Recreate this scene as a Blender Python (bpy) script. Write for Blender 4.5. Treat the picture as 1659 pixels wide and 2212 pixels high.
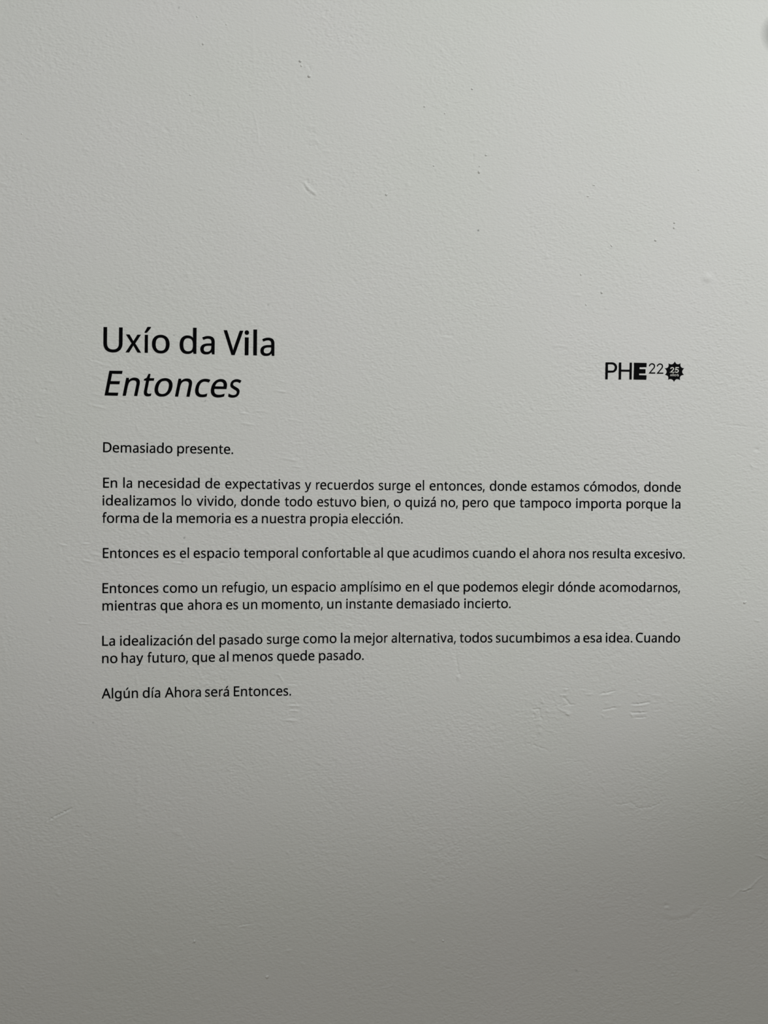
import bpy, math
import numpy as np
from mathutils import Vector, Matrix
from mathutils.geometry import delaunay_2d_cdt

for _o in list(bpy.data.objects):
    bpy.data.objects.remove(_o, do_unlink=True)
SC = bpy.context.scene
COL = SC.collection

# ------------------------------------------------------------------ camera
W, H, FPX = 1659.0, 2212.0, 1661.0
DIST, EYE = 1.10, 1.35
YAW, ROLL = math.radians(3.6), math.radians(0.30)
fwd = Vector((math.sin(YAW), math.cos(YAW), 0))
r0 = Vector((math.cos(YAW), -math.sin(YAW), 0))
u0 = Vector((0, 0, 1))
rgt = math.cos(ROLL) * r0 + math.sin(ROLL) * u0
upv = math.cos(ROLL) * u0 - math.sin(ROLL) * r0
CAM = Vector((-DIST * math.tan(YAW), -DIST, EYE))
cd = bpy.data.cameras.new('camera')
cam = bpy.data.objects.new('camera', cd)
COL.objects.link(cam)
m = Matrix.Identity(4)
for i in range(3):
    m[i][0], m[i][1], m[i][2], m[i][3] = rgt[i], upv[i], -fwd[i], CAM[i]
cam.matrix_world = m
cd.sensor_fit = 'HORIZONTAL'
cd.sensor_width = 36.0
cd.lens = 36.0 * FPX / W
cd.clip_start = 0.02
SC.camera = cam

# ------------------------------------------------------------------ light
world = bpy.data.worlds.new('room_ambience')
SC.world = world
world.use_nodes = True
bg = world.node_tree.nodes['Background']
bg.inputs[0].default_value = (1.0, 1.0, 1.0, 1)
bg.inputs[1].default_value = 0.098
spot = bpy.data.lights.new('gallery_spotlight', 'SPOT')
spot.energy = 129.0
spot.color = (0.993, 0.996, 1.0)
spot.spot_size = 0.963
spot.spot_blend = 0.455
spot.shadow_soft_size = 0.05
so = bpy.data.objects.new('gallery_spotlight', spot)
COL.objects.link(so)
so.location = (1.987, -2.109, 2.753)
so.rotation_euler = (Vector((0.574, 0, 2.318)) - so.location).to_track_quat('-Z', 'Y').to_euler()
fill_lamp = bpy.data.lights.new('overhead_fill', 'AREA')  # unseen area lamp, added for soft directional light from above
fill_lamp.shape = 'RECTANGLE'
fill_lamp.size, fill_lamp.size_y = 2.6, 1.6
fill_lamp.energy = 27.5
fill_lamp.color = (1.0, 1.0, 0.985)
po = bpy.data.objects.new('overhead_fill', fill_lamp)
COL.objects.link(po)
po.location = (0, -1.8, 2.96)
SC.view_settings.view_transform = 'Standard'
SC.view_settings.look = 'None'
SC.view_settings.exposure = 0.0
SC.view_settings.gamma = 1.0
SC.view_settings.use_curve_mapping = False


def on_wall(px, py):
    """point of the wall plane (y = 0) seen at photo pixel px, py -> (x, z)"""
    d = fwd * FPX + rgt * (px - W / 2) - upv * (py - H / 2)
    t = -CAM.y / d.y
    return (CAM.x + d.x * t, CAM.z + d.z * t)


PX = DIST / FPX          # about one photo pixel on the wall, in metres

# ------------------------------------------------------------------ materials
def material(name, color, rough=0.6, spec=0.3):
    mt = bpy.data.materials.new(name)
    mt.use_nodes = True
    b = mt.node_tree.nodes['Principled BSDF']
    b.inputs['Base Color'].default_value = (*color, 1)
    b.inputs['Roughness'].default_value = rough
    b.inputs['Specular IOR Level'].default_value = spec
    return mt


def add(nt, typ, **kw):
    n = nt.nodes.new(typ)
    for k, v in kw.items():
        setattr(n, k, v)
    return n


VINYL = material('black_vinyl', (0.0012, 0.0013, 0.0022), 0.55, 0.04)
nt = VINYL.node_tree
nz = add(nt, 'ShaderNodeTexNoise')
nz.inputs['Scale'].default_value = 900
bp = add(nt, 'ShaderNodeBump')
bp.inputs['Strength'].default_value = 0.15
bp.inputs['Distance'].default_value = 0.0003
nt.links.new(nz.outputs['Fac'], bp.inputs['Height'])
nt.links.new(bp.outputs[0], nt.nodes['Principled BSDF'].inputs['Normal'])
WHITE = material('white_print', (0.72, 0.73, 0.68), 0.6, 0.2)

PAINT = material('white_wall_paint', (0.80, 0.81, 0.785), 0.62, 0.25)
nt = PAINT.node_tree
pb = nt.nodes['Principled BSDF']
tc = add(nt, 'ShaderNodeTexCoord')
n1 = add(nt, 'ShaderNodeTexNoise')
n1.inputs['Scale'].default_value = 420
n1.inputs['Detail'].default_value = 4
n1.inputs['Roughness'].default_value = 0.6
mp1 = add(nt, 'ShaderNodeMapping')
mp1.inputs['Rotation'].default_value = (0, 0.25, 0)
mp1.inputs['Scale'].default_value = (0.6, 1, 1)
nt.links.new(tc.outputs['Object'], mp1.inputs['Vector'])
nt.links.new(mp1.outputs[0], n1.inputs['Vector'])
b1 = add(nt, 'ShaderNodeBump')
b1.inputs['Strength'].default_value = 1.0
b1.inputs['Distance'].default_value = 0.00045
nt.links.new(n1.outputs['Fac'], b1.inputs['Height'])
nt.links.new(b1.outputs[0], pb.inputs['Normal'])
# faint tone drift of the paint, and the dirt specks and dark edge blur kept in a mesh attribute
n2 = add(nt, 'ShaderNodeTexNoise')
n2.inputs['Scale'].default_value = 3.5
n2.inputs['Detail'].default_value = 2
nt.links.new(tc.outputs['Object'], n2.inputs['Vector'])
cr = add(nt, 'ShaderNodeValToRGB')
cr.color_ramp.elements[0].position = 0.35
cr.color_ramp.elements[0].color = (0.780, 0.806, 0.768, 1)
cr.color_ramp.elements[1].position = 0.65
cr.color_ramp.elements[1].color = (0.797, 0.809, 0.790, 1)
nt.links.new(n2.outputs['Fac'], cr.inputs['Fac'])
at = add(nt, 'ShaderNodeAttribute', attribute_name='grime_and_blur')
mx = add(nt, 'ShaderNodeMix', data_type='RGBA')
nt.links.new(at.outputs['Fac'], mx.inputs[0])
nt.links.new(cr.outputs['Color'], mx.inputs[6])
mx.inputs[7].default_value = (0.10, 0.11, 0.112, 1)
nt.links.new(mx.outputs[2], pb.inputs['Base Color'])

CEILP = material('ceiling_paint', (0.8, 0.8, 0.78), 0.8, 0.2)
WOOD = material('pale_floor', (0.6, 0.53, 0.45), 0.45, 0.4)
nt = WOOD.node_tree
wv = add(nt, 'ShaderNodeTexNoise')
wv.inputs['Scale'].default_value = 6
wv.inputs['Detail'].default_value = 8
tcw = add(nt, 'ShaderNodeTexCoord')
mp = add(nt, 'ShaderNodeMapping')
mp.inputs['Scale'].default_value = (1, 14, 1)
nt.links.new(tcw.outputs['Object'], mp.inputs['Vector'])
nt.links.new(mp.outputs[0], wv.inputs['Vector'])
crw = add(nt, 'ShaderNodeValToRGB')
crw.color_ramp.elements[0].color = (0.50, 0.43, 0.36, 1)
crw.color_ramp.elements[1].color = (0.66, 0.59, 0.51, 1)
nt.links.new(wv.outputs['Fac'], crw.inputs['Fac'])
nt.links.new(crw.outputs['Color'], nt.nodes['Principled BSDF'].inputs['Base Color'])


def mesh_object(name, verts, faces, mat, parent=None, loc=(0, 0, 0)):
    me = bpy.data.meshes.new(name)
    me.from_pydata(verts, [], faces)
    me.materials.append(mat)
    ob = bpy.data.objects.new(name, me)
    ob.location = loc
    COL.objects.link(ob)
    if parent:
        ob.parent = parent
    return ob


def box(name, x0, x1, y0, y1, z0, z1, mat, parent=None):
    v = [(x, y, z) for x in (x0, x1) for y in (y0, y1) for z in (z0, z1)]
    f = [(0, 1, 3, 2), (4, 6, 7, 5), (0, 4, 5, 1), (2, 3, 7, 6), (0, 2, 6, 4), (1, 5, 7, 3)]
    return mesh_object(name, v, f, mat, parent)


# ------------------------------------------------------------------ the wall
# relief: bumps, dents, scratches and the roller texture are real displacement
corners = [on_wall(x, y) for x in (-70, W + 70) for y in (-70, H + 70)]
GX0, GX1 = min(c[0] for c in corners), max(c[0] for c in corners)
GZ0, GZ1 = min(c[1] for c in corners), max(c[1] for c in corners)
NX, NZ = 930, 1560
gx = np.linspace(GX0, GX1, NX)
gz = np.linspace(GZ0, GZ1, NZ)
XX, ZZ = np.meshgrid(gx, gz)            # rows = z
rng = np.random.default_rng(22)


def band(l0, l1, sx=1.0):
    """gaussian noise whose wavelengths lie around l0..l1 metres (unit rms)"""
    dx, dz = gx[1] - gx[0], gz[1] - gz[0]
    n = np.fft.rfft2(rng.standard_normal((NZ, NX)))
    fz = np.fft.fftfreq(NZ, dz)[:, None]
    fx = np.fft.rfftfreq(NX, dx)[None, :]
    # sx > 1 draws the grain out along a slope running down to the right, as the roller left it
    u = (fx * math.cos(0.22) - fz * math.sin(0.22)) * sx
    v = fx * math.sin(0.22) + fz * math.cos(0.22)
    f = np.sqrt(u ** 2 + v ** 2)
    f1, f0 = 1 / l0, 1 / l1
    g = np.exp(-(f / f1) ** 2) * (1 - np.exp(-(f / f0) ** 2))
    r = np.fft.irfft2(n * g, s=(NZ, NX))
    return r / r.std()


fine = band(0.0030, 0.0056, 1.5)
mid = band(0.0085, 0.016, 1.3)
broad = band(0.09, 0.16)
patchy = band(0.10, 0.30)


def bell(cx, cy, r):
    x, z = on_wall(cx, cy)
    return np.exp(-((XX - x) ** 2 + (ZZ - z) ** 2) / (r * PX) ** 2)


# where the roller texture is coarse and where filler has left it smooth
amp = 1.0 + 0.22 * patchy
amp += 0.35 * bell(1500, 1750, 260) + 0.3 * bell(930, 1700, 240) + 0.15 * bell(1450, 1000, 260)
amp -= 0.35 * bell(1300, 1620, 110) + 0.45 * bell(1350, 60, 230) + 0.75 * bell(1460, 1945, 62)
amp -= 0.4 * bell(60, 1300, 130) + 0.4 * bell(1330, 1560, 80) + 0.5 * bell(1610, 1890, 45)
amp = np.clip(amp, 0.15, 1.9)
relief = amp * (0.078e-3 * fine + 0.046e-3 * mid) + 0.07e-3 * broad
relief += amp * 0.02e-3 * np.clip(fine - 1.2, 0, None) ** 2


def window(xa, xb, za, zb, pad):
    i0, i1 = np.searchsorted(gx, (min(xa, xb) - pad, max(xa, xb) + pad))
    j0, j1 = np.searchsorted(gz, (min(za, zb) - pad, max(za, zb) + pad))
    return slice(j0, j1), slice(i0, i1)


def bump(px, py, r, h, ax=1.0, ang=0.0):
    """rounded lump (h > 0, mm) or pit (h < 0); ax stretches it along ang degrees (photo sense, clockwise)"""
    x, z = on_wall(px, py)
    R = r * PX
    s = window(x, x, z, z, R * 3 * max(1, ax))
    a = -math.radians(ang)
    X, Z = XX[s] - x, ZZ[s] - z
    u, v = X * math.cos(a) + Z * math.sin(a), -X * math.sin(a) + Z * math.cos(a)
    q = (u / (R * ax)) ** 2 + (v / R) ** 2
    relief[s] += 1.5 * h * 1e-3 * np.exp(-q ** 1.3)


def line(pts, w, h, taper=True):
    """ridge (h > 0) or scratch (h < 0) through photo points, w px half width, h mm"""
    P = [on_wall(*p) for p in pts]
    w = 0.74 * w * PX
    s = window(min(p[0] for p in P), max(p[0] for p in P), min(p[1] for p in P), max(p[1] for p in P), w * 4)
    X, Z = XX[s], ZZ[s]
    best = np.zeros_like(X)
    tot = sum(math.dist(P[i], P[i + 1]) for i in range(len(P) - 1))
    run = 0.0
    for (xa, za), (xb, zb) in zip(P, P[1:]):
        L = math.dist((xa, za), (xb, zb)) or 1e-9
        t = np.clip(((X - xa) * (xb - xa) + (Z - za) * (zb - za)) / L ** 2, 0, 1)
        d = np.hypot(X - xa - t * (xb - xa), Z - za - t * (zb - za))
        d = np.abs(d + 0.45 * w * fine[s])
        q = (run + t * L) / tot
        k = (0.35 + 0.65 * np.sin(np.pi * np.clip(q, 0, 1)) ** 0.5) if taper else 1.0
        best = np.maximum(best, k * np.exp(-(d / w) ** 2))
        run += L
    relief[s] += (2.8 if h < 0 else 2.3) * h * 1e-3 * best


# paint lumps and grit: x, y, radius px, height mm; the hard little lumps are built as drops further down
LUMPS = []
for b in [(386, 17, 2.2, -.35), (387, 25, 2, .2), (398, 38, 2.2, -.25), (411, 205, 2.6, .45), (47, 289, 2.2, .45),
          (182, 322, 2.6, .30), (181, 336, 3, -.18), (173, 322, 1.8, .2), (189, 324, 1.8, .2), (36, 313, 2, -.15), (52, 334, 2, -.15),
          (438, 22, 2.2, .30), (426, 36, 2.4, .40), (489, 53, 2.4, .40), (476, 81, 2.4, .32), (439, 95, 3.2, .60),
          (649, 132, 3.8, .75), (651, 142, 3, .5), (660, 144, 2.6, .35), (668, 165, 4.0, .85), (699, 316, 2.5, .2), (706, 308, 3, .2),
          (925, 89, 2.2, .3), (1027, 59, 2, .2), (940, 143, 2.2, .3), (1104, 128, 2, .25), (1170, 118, 2.2, .2),
          (1020, 192, 3, .45), (859, 188, 2.6, .3), (917, 230, 3, .5), (936, 229, 2.2, .3), (961, 245, 2.6, .45),
          (967, 225, 2.2, .3), (912, 269, 2.6, .3), (871, 332, 2.4, .35), (937, 358, 2.6, .5), (942, 365, 2, .3),
          (1035, 372, 3.6, .8), (1036, 359, 2.4, .4), (1040, 391, 2, .3), (1050, 335, 3.2, .45), (1035, 304, 2.4, .3),
          (881, 398, 4.5, .40), (1187, 251, 2, .25), (1211, 252, 2.4, .3), (1094, 341, 2.4, .2), (1017, 252, 2.4, .2),
          (1509, 367, 2.6, .4), (1478, 413, 2.6, .3), (1274, 416, 2.2, .3), (1338, 423, 2.6, .35), (1313, 424, 1.8, .2),
          (1283, 400, 2.4, .5, 1.8, 5), (1270, 424, 2.4, .55, 1.9, 3), (1259, 482, 2.6, .3), (1378, 496, 2.8, .25),
          (1411, 473, 2, .3), (1409, 489, 2.2, .35), (1457, 481, 3.0, .6), (1456, 492, 3.0, .65), (1416, 519, 3.2, .6),
          (1321, 531, 2.6, .5, 1.8, 55), (1255, 593, 2.8, .45), (1528, 601, 8.5, .85, 1.15, 10), (1300, 632, 3.2, .6, 1.3, 90),
          (1266, 658, 2.6, .4), (1309, 665, 3, .2), (1614, 651, 2.6, .35), (1250, 638, 3, .25, 2, 0), (1548, 587, 2.2, .25),
          (1033, 498, 1.6, -.4), (886, 455, 2.2, .35), (900, 512, 2.4, .3), (835, 420, 4, .4), (804, 444, 3, .3), (579, 659, 2.4, -.2),
          (316, 985, 3, -.25), (313, 992, 3, .2), (156, 1208, 2.6, .3), (51, 1148, 3, .25), (20, 1214, 2.6, .2),
          (106, 1342, 2.8, -.32), (164, 1610, 2.2, .15), (718, 1512, 3, .35, 1.6, 0), (787, 1462, 2.8, .25), (705, 1462, 2, .15),
          (990, 1464, 3.2, .55, 1.5, 90), (1172, 1516, 3.4, .50, 1.4, 80), (1196, 1514, 2.6, -.4, 1.4, 60), (1184, 1537, 3.2, .45, 1.5, 25),
          (1165, 1564, 3.4, .40, 1.6, 0), (1166, 1580, 3.2, .45, 1.6, 75), (1222, 1489, 3.4, .5, 1.6, 0), (1338, 1524, 2.6, .4),
          (1375, 1494, 2.4, .3), (1311, 1519, 2.4, .25, 2, -8), (1371, 1581, 2.4, .25), (1228, 1541, 4, .45, 1.6, 10),
          (1609, 1301, 3.2, .85, 1.8, -25), (1410, 1324, 2.4, .35, 1.8, 0), (1436, 1342, 3, .25), (1379, 1361, 3, .25),
          (1636, 971, 4, -.45, 1.8, 0), (1527, 998, 3.2, -.22, 1.5, 70), (1646, 955, 3, -.2, 1.8, 20),
          (382, 1798, 7, .38, 1.2, 15), (184, 1802, 5, -.2), (172, 1783, 3, .2, 2, 10), (382, 1956, 2.6, .4), (221, 1870, 3, .25),
          (113, 1915, 3, .4), (121, 1920, 2.6, .3), (127, 1932, 3, .4, 1.6, 45), (152, 1878, 2.6, .3), (141, 1882, 2.4, .2),
          (420, 2033, 3.6, .75), (577, 2110, 3.6, .60, 1.6, -5), (500, 1862, 4.5, .35), (497, 1873, 3, .3), (708, 1881, 3.2, .35, 1.6, 30),
          (622, 2054, 3.2, .3, 1.6, 0), (655, 2083, 3.6, .3, 1.6, 30), (425, 2160, 6, .3), (632, 1983, 4, .2),
          (892, 2033, 3.4, .40, 1.3, 20), (957, 2032, 3.2, .55), (866, 1947, 4.5, .40), (878, 1907, 2.8, .3), (848, 2128, 4, .22),
          (1031, 1895, 2.4, -.3, 2.4, 95), (1190, 2030, 4, .25), (1245, 2098, 2.2, -.4), (936, 1898, 4, .3, 2, 5), (1130, 1870, 3, .15),
          (1440, 1956, 3.2, -.6, 1.6, 5), (1441, 1961, 3.4, .45, 1.8, 0), (1437, 1947, 2.4, .25), (1343, 1847, 3, .3, 1.8, 0),
          (1568, 1667, 2.2, -.45), (1474, 1653, 2.4, .35), (1557, 1700, 3, .3), (1303, 1687, 2.6, .3), (1373, 1632, 2.2, .3),
          (1417, 1642, 2.2, -.3), (1315, 2064, 5, .3), (1329, 2012, 4, .25), (1370, 2112, 2.6, .3), (1328, 2122, 3, .25),
          (213, 2142, 6, -.28, 1.6, 25), (190, 2180, 6, -.25, 1.4, 40), (338, 2062, 8, .35, 1.6, 20), (226, 2041, 2.4, .3), (290, 2022, 3, .25),
          (210, 2000 - 104, 3, .2), (1484, 1250, 3, .15), (575, 1160, 2, .15)]:
    if b[3] >= 0.4 and b[2] < 4.3 and (b[1] < 700 or b[:2] in ((420, 2033), (577, 2110), (957, 2032), (1609, 1301))):
        LUMPS.append(b)
    else:
        bump(*b)

# scratches, dents and ridges: points, half width px, height mm
for l in [([(545, 20), (546, 70), (548, 130), (552, 178)], 2.2, .07), ([(546, 238), (553, 262), (557, 285), (559, 312)], 2.2, .22),
          ([(547, 345), (550, 405)], 2, .06), ([(622, 370), (630, 395)], 2, .08),
          ([(661, 137), (667, 142), (670, 152)], 1.7, -.22), ([(1018, 305), (1028, 302)], 2, .35),
          ([(1022, 333), (1022, 345)], 2, -.25), ([(1022, 332), (1030, 331)], 1.8, .16), ([(1048, 331), (1054, 330)], 2.4, .3),
          ([(658, 396), (666, 407), (675, 414), (684, 421)], 3.4, .50), ([(655, 397), (663, 412), (672, 419), (681, 424)], 2.4, -.25),
          ([(660, 391), (672, 398)], 5, -.25), ([(663, 272), (685, 276)], 4, .18), ([(664, 284), (680, 288)], 4, -.12),
          ([(668, 303), (682, 302), (692, 314)], 4, .24), ([(664, 312), (686, 317)], 4, -.12), ([(698, 326), (714, 328)], 3, .2),
          ([(10, 121), (40, 130), (66, 148)], 3, .09), ([(1197, 140), (1203, 170), (1210, 200)], 2, .1), ([(1104, 140), (1112, 180)], 2, .08),
          ([(1555, 604), (1562, 610)], 2.5, .15), ([(1533, 615), (1547, 634)], 2.5, .12), ([(1288, 622), (1308, 619)], 1.6, .15),
          ([(950, 722), (980, 725)], 3, -.16), ([(950, 728), (975, 730)], 2.4, .12), ([(1190, 745), (1226, 749)], 2.2, .16),
          ([(1200, 738), (1212, 736)], 2, .12), ([(1235, 637), (1254, 638)], 2, .14),
          # finger nail and tool marks left of and around the lettering
          ([(80, 795), (96, 787), (111, 782)], 1.6, -.14), ([(98, 822), (120, 826)], 1.8, .24), ([(204, 781), (220, 787), (236, 791)], 2.0, .28),
          ([(203, 777), (222, 783)], 1.6, -.12), ([(202, 812), (222, 816)], 2, .16), ([(465, 795), (486, 799)], 2, .22), ([(430, 800), (446, 803)], 2, .14),
          ([(472, 728), (471, 790)], 2, .06), ([(254, 862), (276, 865)], 1.8, .28), ([(200, 850), (222, 856)], 2, .24), ([(190, 873), (228, 883)], 2.2, .26),
          ([(215, 874), (226, 875)], 1.6, -.2), ([(188, 862), (210, 866)], 1.8, .12), ([(88, 841), (106, 844)], 1.8, -.2), ([(90, 847), (104, 851)], 1.6, .24),
          ([(83, 872), (98, 873)], 1.4, -.14), ([(84, 881), (97, 882)], 1.4, -.14), ([(78, 898), (97, 901)], 1.8, .28), ([(77, 947), (79, 954), (84, 957)], 1.8, .34),
          ([(295, 918), (298, 930)], 2, .22), ([(264, 827), (268, 836)], 1.8, .16), ([(600, 822), (621, 827)], 1.8, .2), ([(590, 843), (614, 847)], 2, .24),
          ([(552, 888), (573, 889)], 1.8, .24), ([(519, 892), (537, 895)], 2, .26), ([(527, 888), (539, 891)], 1.6, -.16), ([(524, 914), (550, 919)], 2, .3),
          ([(622, 905), (655, 912)], 1.8, .22), ([(612, 990), (642, 996)], 1.7, .32), ([(630, 1007), (650, 1010)], 1.8, .26), ([(605, 845), (618, 847)], 1.8, .22),
          ([(790, 991), (806, 991)], 3, .14), ([(1182, 852), (1205, 850)], 2, .14), ([(1170, 886), (1210, 885)], 1.8, .14),
          ([(920, 870), (928, 880)], 1.8, .2),
          ([(124, 1174), (134, 1177), (146, 1179)], 1.8, .32), ([(133, 1173), (146, 1175)], 1.4, -.14), ([(175, 1175), (195, 1175)], 1.6, .28), ([(178, 1171), (196, 1171)], 1.4, -.12),
          ([(196, 1196), (221, 1201)], 2, .26), ([(203, 1192), (222, 1196)], 1.6, -.12), ([(178, 1209), (190, 1213), (201, 1215)], 2, .32),
          ([(186, 1207), (200, 1210)], 1.4, -.12), ([(200, 1228), (214, 1232)], 2, .12), ([(317, 1147), (326, 1156)], 1.8, .34), ([(338, 1172), (362, 1173)], 2, .12), ([(386, 1172), (400, 1172)], 2, .14),
          ([(372, 1215), (402, 1218)], 1.8, .28), ([(378, 1213), (396, 1214)], 1.4, -.2), ([(470, 1218), (486, 1217)], 1.6, -.22), ([(506, 1131), (518, 1143)], 2, .26),
          ([(492, 1205), (497, 1213)], 1.8, .28), ([(337, 1246), (343, 1258)], 1.8, .16), ([(342, 1268), (350, 1278), (360, 1288)], 1.7, .50), ([(345, 1266), (352, 1274)], 1.4, -.2),
          ([(8, 1327), (16, 1336)], 1.6, .26), ([(7, 1326), (11, 1331)], 1.4, -.2), ([(168, 1347), (196, 1348)], 1.7, .30), ([(170, 1344), (190, 1345)], 1.3, -.14),
          ([(294, 1462), (297, 1480)], 2.6, .28), ([(400, 1525), (410, 1534)], 2, .2), ([(268, 1640), (296, 1643)], 2.4, .12), ([(300, 1655), (318, 1650)], 2.4, .1),
          ([(595, 1457), (602, 1458), (612, 1473)], 1.7, .42), ([(622, 1481), (640, 1482)], 2.6, .28), ([(620, 1476), (642, 1479)], 1.8, -.14),
          ([(625, 1502), (640, 1502)], 1.8, .24), ([(622, 1524), (650, 1526)], 1.8, .34), ([(618, 1521), (645, 1521)], 1.5, -.20),
          ([(626, 1535), (644, 1536)], 1.8, .32), ([(625, 1532), (645, 1533)], 1.5, -.20), ([(616, 1556), (640, 1557)], 2.0, .36), ([(624, 1551), (640, 1551)], 1.8, -.14),
          ([(650, 1553), (668, 1543)], 1.6, .28), ([(652, 1551), (666, 1543)], 1.2, -.14),
          ([(984, 1404), (987, 1430), (991, 1455)], 3.0, -.20), ([(987, 1417), (992, 1440), (994, 1456)], 1.8, .16), ([(989, 1457), (995, 1456)], 1.8, -.3),
          # ghosts of earlier lettering painted over, right below the text
          ([(1151, 1532), (1165, 1532), (1167, 1542), (1169, 1553)], 1.5, -.36), ([(1148, 1544), (1154, 1544), (1155, 1554)], 1.4, -.28), ([(1153, 1536), (1163, 1549)], 2.4, .20),
          ([(1158, 1555), (1168, 1555)], 2, .16), ([(1174, 1511), (1176, 1517)], 1.4, -.3), ([(1211, 1502), (1225, 1502)], 1.8, .50), ([(1212, 1499), (1224, 1499)], 1.3, -.14), ([(1216, 1486), (1228, 1486)], 1.4, -.24),
          ([(1218, 1507), (1225, 1513), (1229, 1520), (1232, 1522), (1240, 1522)], 1.7, -.42), ([(1199, 1526), (1213, 1519)], 1.8, -.18), ([(1217, 1526), (1222, 1523), (1229, 1523)], 1.8, -.24),
          ([(1205, 1530), (1214, 1536), (1226, 1537)], 2, .40), ([(1222, 1541), (1231, 1546)], 2, .40), ([(1197, 1545), (1207, 1557)], 2, .22), ([(1206, 1551), (1216, 1550)], 2, .18),
          ([(1184, 1578), (1195, 1580)], 2, .22), ([(1190, 1492), (1202, 1492)], 2, .18), ([(1254, 1490), (1276, 1492)], 3, .20), ([(1254, 1487), (1278, 1492)], 2.0, -.14), ([(1264, 1500), (1280, 1500)], 2, .34),
          ([(1297, 1498.5), (1312, 1496.5), (1328, 1492.5)], 1.6, -.52), ([(1299, 1502), (1313, 1501), (1324, 1498)], 2.2, .22), ([(1337, 1491), (1348, 1486)], 1.8, -.16), ([(1344, 1497), (1357, 1497)], 2, .12),
          ([(1299, 1533.5), (1314, 1531.5), (1331, 1528.5)], 1.6, -.45), ([(1302, 1537), (1326, 1533)], 1.8, .14), ([(1301, 1544), (1304, 1550)], 1.6, .42), ([(1306, 1551), (1322, 1550)], 1.6, .20),
          ([(1364, 1521), (1382, 1520.5), (1403, 1517)], 1.7, -.60), ([(1367, 1525), (1385, 1524), (1402, 1521)], 2.2, .30), ([(1408, 1517), (1422, 1517)], 2.2, .20),
          ([(1363, 1537), (1366, 1540), (1380, 1539.5), (1397, 1538)], 1.8, -.60), ([(1362, 1541), (1367, 1549)], 1.8, .44), ([(1366, 1544), (1396, 1542)], 1.8, .20),
          ([(1368, 1550), (1380, 1550.5), (1395, 1549)], 1.6, -.38), ([(1372, 1553), (1392, 1552)], 1.6, .14), ([(1414, 1534), (1428, 1531)], 1.6, -.22),
          ([(1377, 1502), (1385, 1502)], 2, .34), ([(1370, 1469), (1384, 1471)], 1.8, -.16), ([(1406, 1502), (1428, 1503)], 2.2, .3), ([(1414, 1506), (1424, 1507)], 1.8, .2),
          ([(1491, 1541), (1497, 1541)], 1.6, -.36), ([(1445, 1516), (1454, 1516)], 2, .3), ([(1455, 1441), (1470, 1440)], 1.8, .26),
          ([(1128, 1606), (1142, 1607), (1155, 1610), (1168, 1615), (1180, 1619), (1188, 1626)], 1.7, -.22), ([(1217, 1638), (1250, 1640)], 1.7, -.12), ([(1216, 1645), (1256, 1645)], 1.7, -.14),
          ([(1630, 1340), (1641, 1342)], 1.7, .42), ([(1620, 1001), (1626, 1010)], 1.7, .40), ([(1568, 985), (1597, 982), (1612, 990)], 1.8, -.13), ([(1545, 911), (1575, 918), (1600, 920), (1645, 923)], 2, -.12),
          ([(1402, 1438), (1410, 1438)], 2, .2), ([(1455, 1185), (1495, 1184)], 2, .14), ([(1525, 1155), (1537, 1157)], 2, .1), ([(1645, 1147), (1652, 1146)], 2, -.2),
          ([(102, 1774), (117, 1764), (136, 1755), (154, 1746)], 1.7, -.62), ([(104, 1777), (136, 1760), (150, 1753)], 1.8, .24),
          ([(296, 1720), (294, 1745)], 2, .1),
          ([(516, 2000), (541, 1995)], 1.6, -.34), ([(517, 2003), (534, 1999)], 1.6, .30), ([(530, 1855), (556, 1852)], 1.8, .12), ([(843, 2048), (870, 2036)], 1.8, .10),
          ([(1014, 1720), (1020, 1775)], 1.8, -.10), ([(1014, 1880), (1015, 1945), (1013, 1990)], 1.8, -.09),
          ([(1325, 1737), (1337, 1738.5), (1352, 1736), (1362, 1734), (1370, 1740), (1376, 1745), (1390, 1746), (1404, 1744), (1415, 1740), (1425, 1736), (1440, 1727)], 1.6, -.26),
          ([(1356, 1741), (1366, 1747), (1374, 1741)], 2, .2), ([(1292, 1693), (1302, 1700), (1308, 1712)], 2, .22), ([(1335, 1750), (1352, 1760)], 1.8, -.14),
          ([(1632, 1847), (1643, 1850), (1657, 1857)], 1.7, .52), ([(1577, 1939), (1588, 1932), (1597, 1924)], 2.2, .22), ([(1597, 1921), (1603, 1924), (1611, 1922), (1622, 1916), (1632, 1905), (1638, 1899), (1646, 1893)], 2.0, .44),
          ([(1600, 1924), (1606, 1927), (1616, 1924), (1628, 1920)], 1.6, -.26), ([(1296, 1960), (1335, 1955)], 2, .2), ([(1275, 1975), (1292, 1972)], 2, .14),
          # low edge of the filled hollow, lower right
          ([(1425, 1980), (1440, 1987), (1458, 1989), (1488, 1983), (1512, 1966), (1527, 1944)], 5, -.16), ([(1430, 1972), (1455, 1980), (1485, 1974), (1505, 1956)], 6, .16),
          # ring left by an old wall plug
          ([(1455, 2147), (1463, 2147), (1471, 2152), (1473, 2160), (1468, 2167), (1458, 2169), (1451, 2163)], 1.8, .22), ([(1452, 2154), (1464, 2156)], 2, .14), ([(1473, 2150), (1475, 2162)], 1.8, -.2)]:
    line(*l)
# beaded vertical run, lower left
for k, yy in enumerate(range(1678, 1742, 8)):
    bump(296 + (k % 3) * 1.2, yy, 3.2, .26, 1.5, -12)
for p in [(298, 1763), (299, 1775), (300, 1782), (248, 1670), (312, 1748)]:
    bump(p[0], p[1], 3.4, .28, 1.5, 20)
# grit scattered thinly over the whole paint film
def clear_spot():
    while True:
        x, y = rng.uniform(0, W), rng.uniform(0, H)
        if not (200 < x < 1490 and (1020 < y < 1330 or 1360 < y < 1445)) and not (200 < x < 650 and (690 < y < 1000 or y > 1470 and y < 1520)) and not (1290 < x < 1490 and 770 < y < 840):
            return x, y


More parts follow.
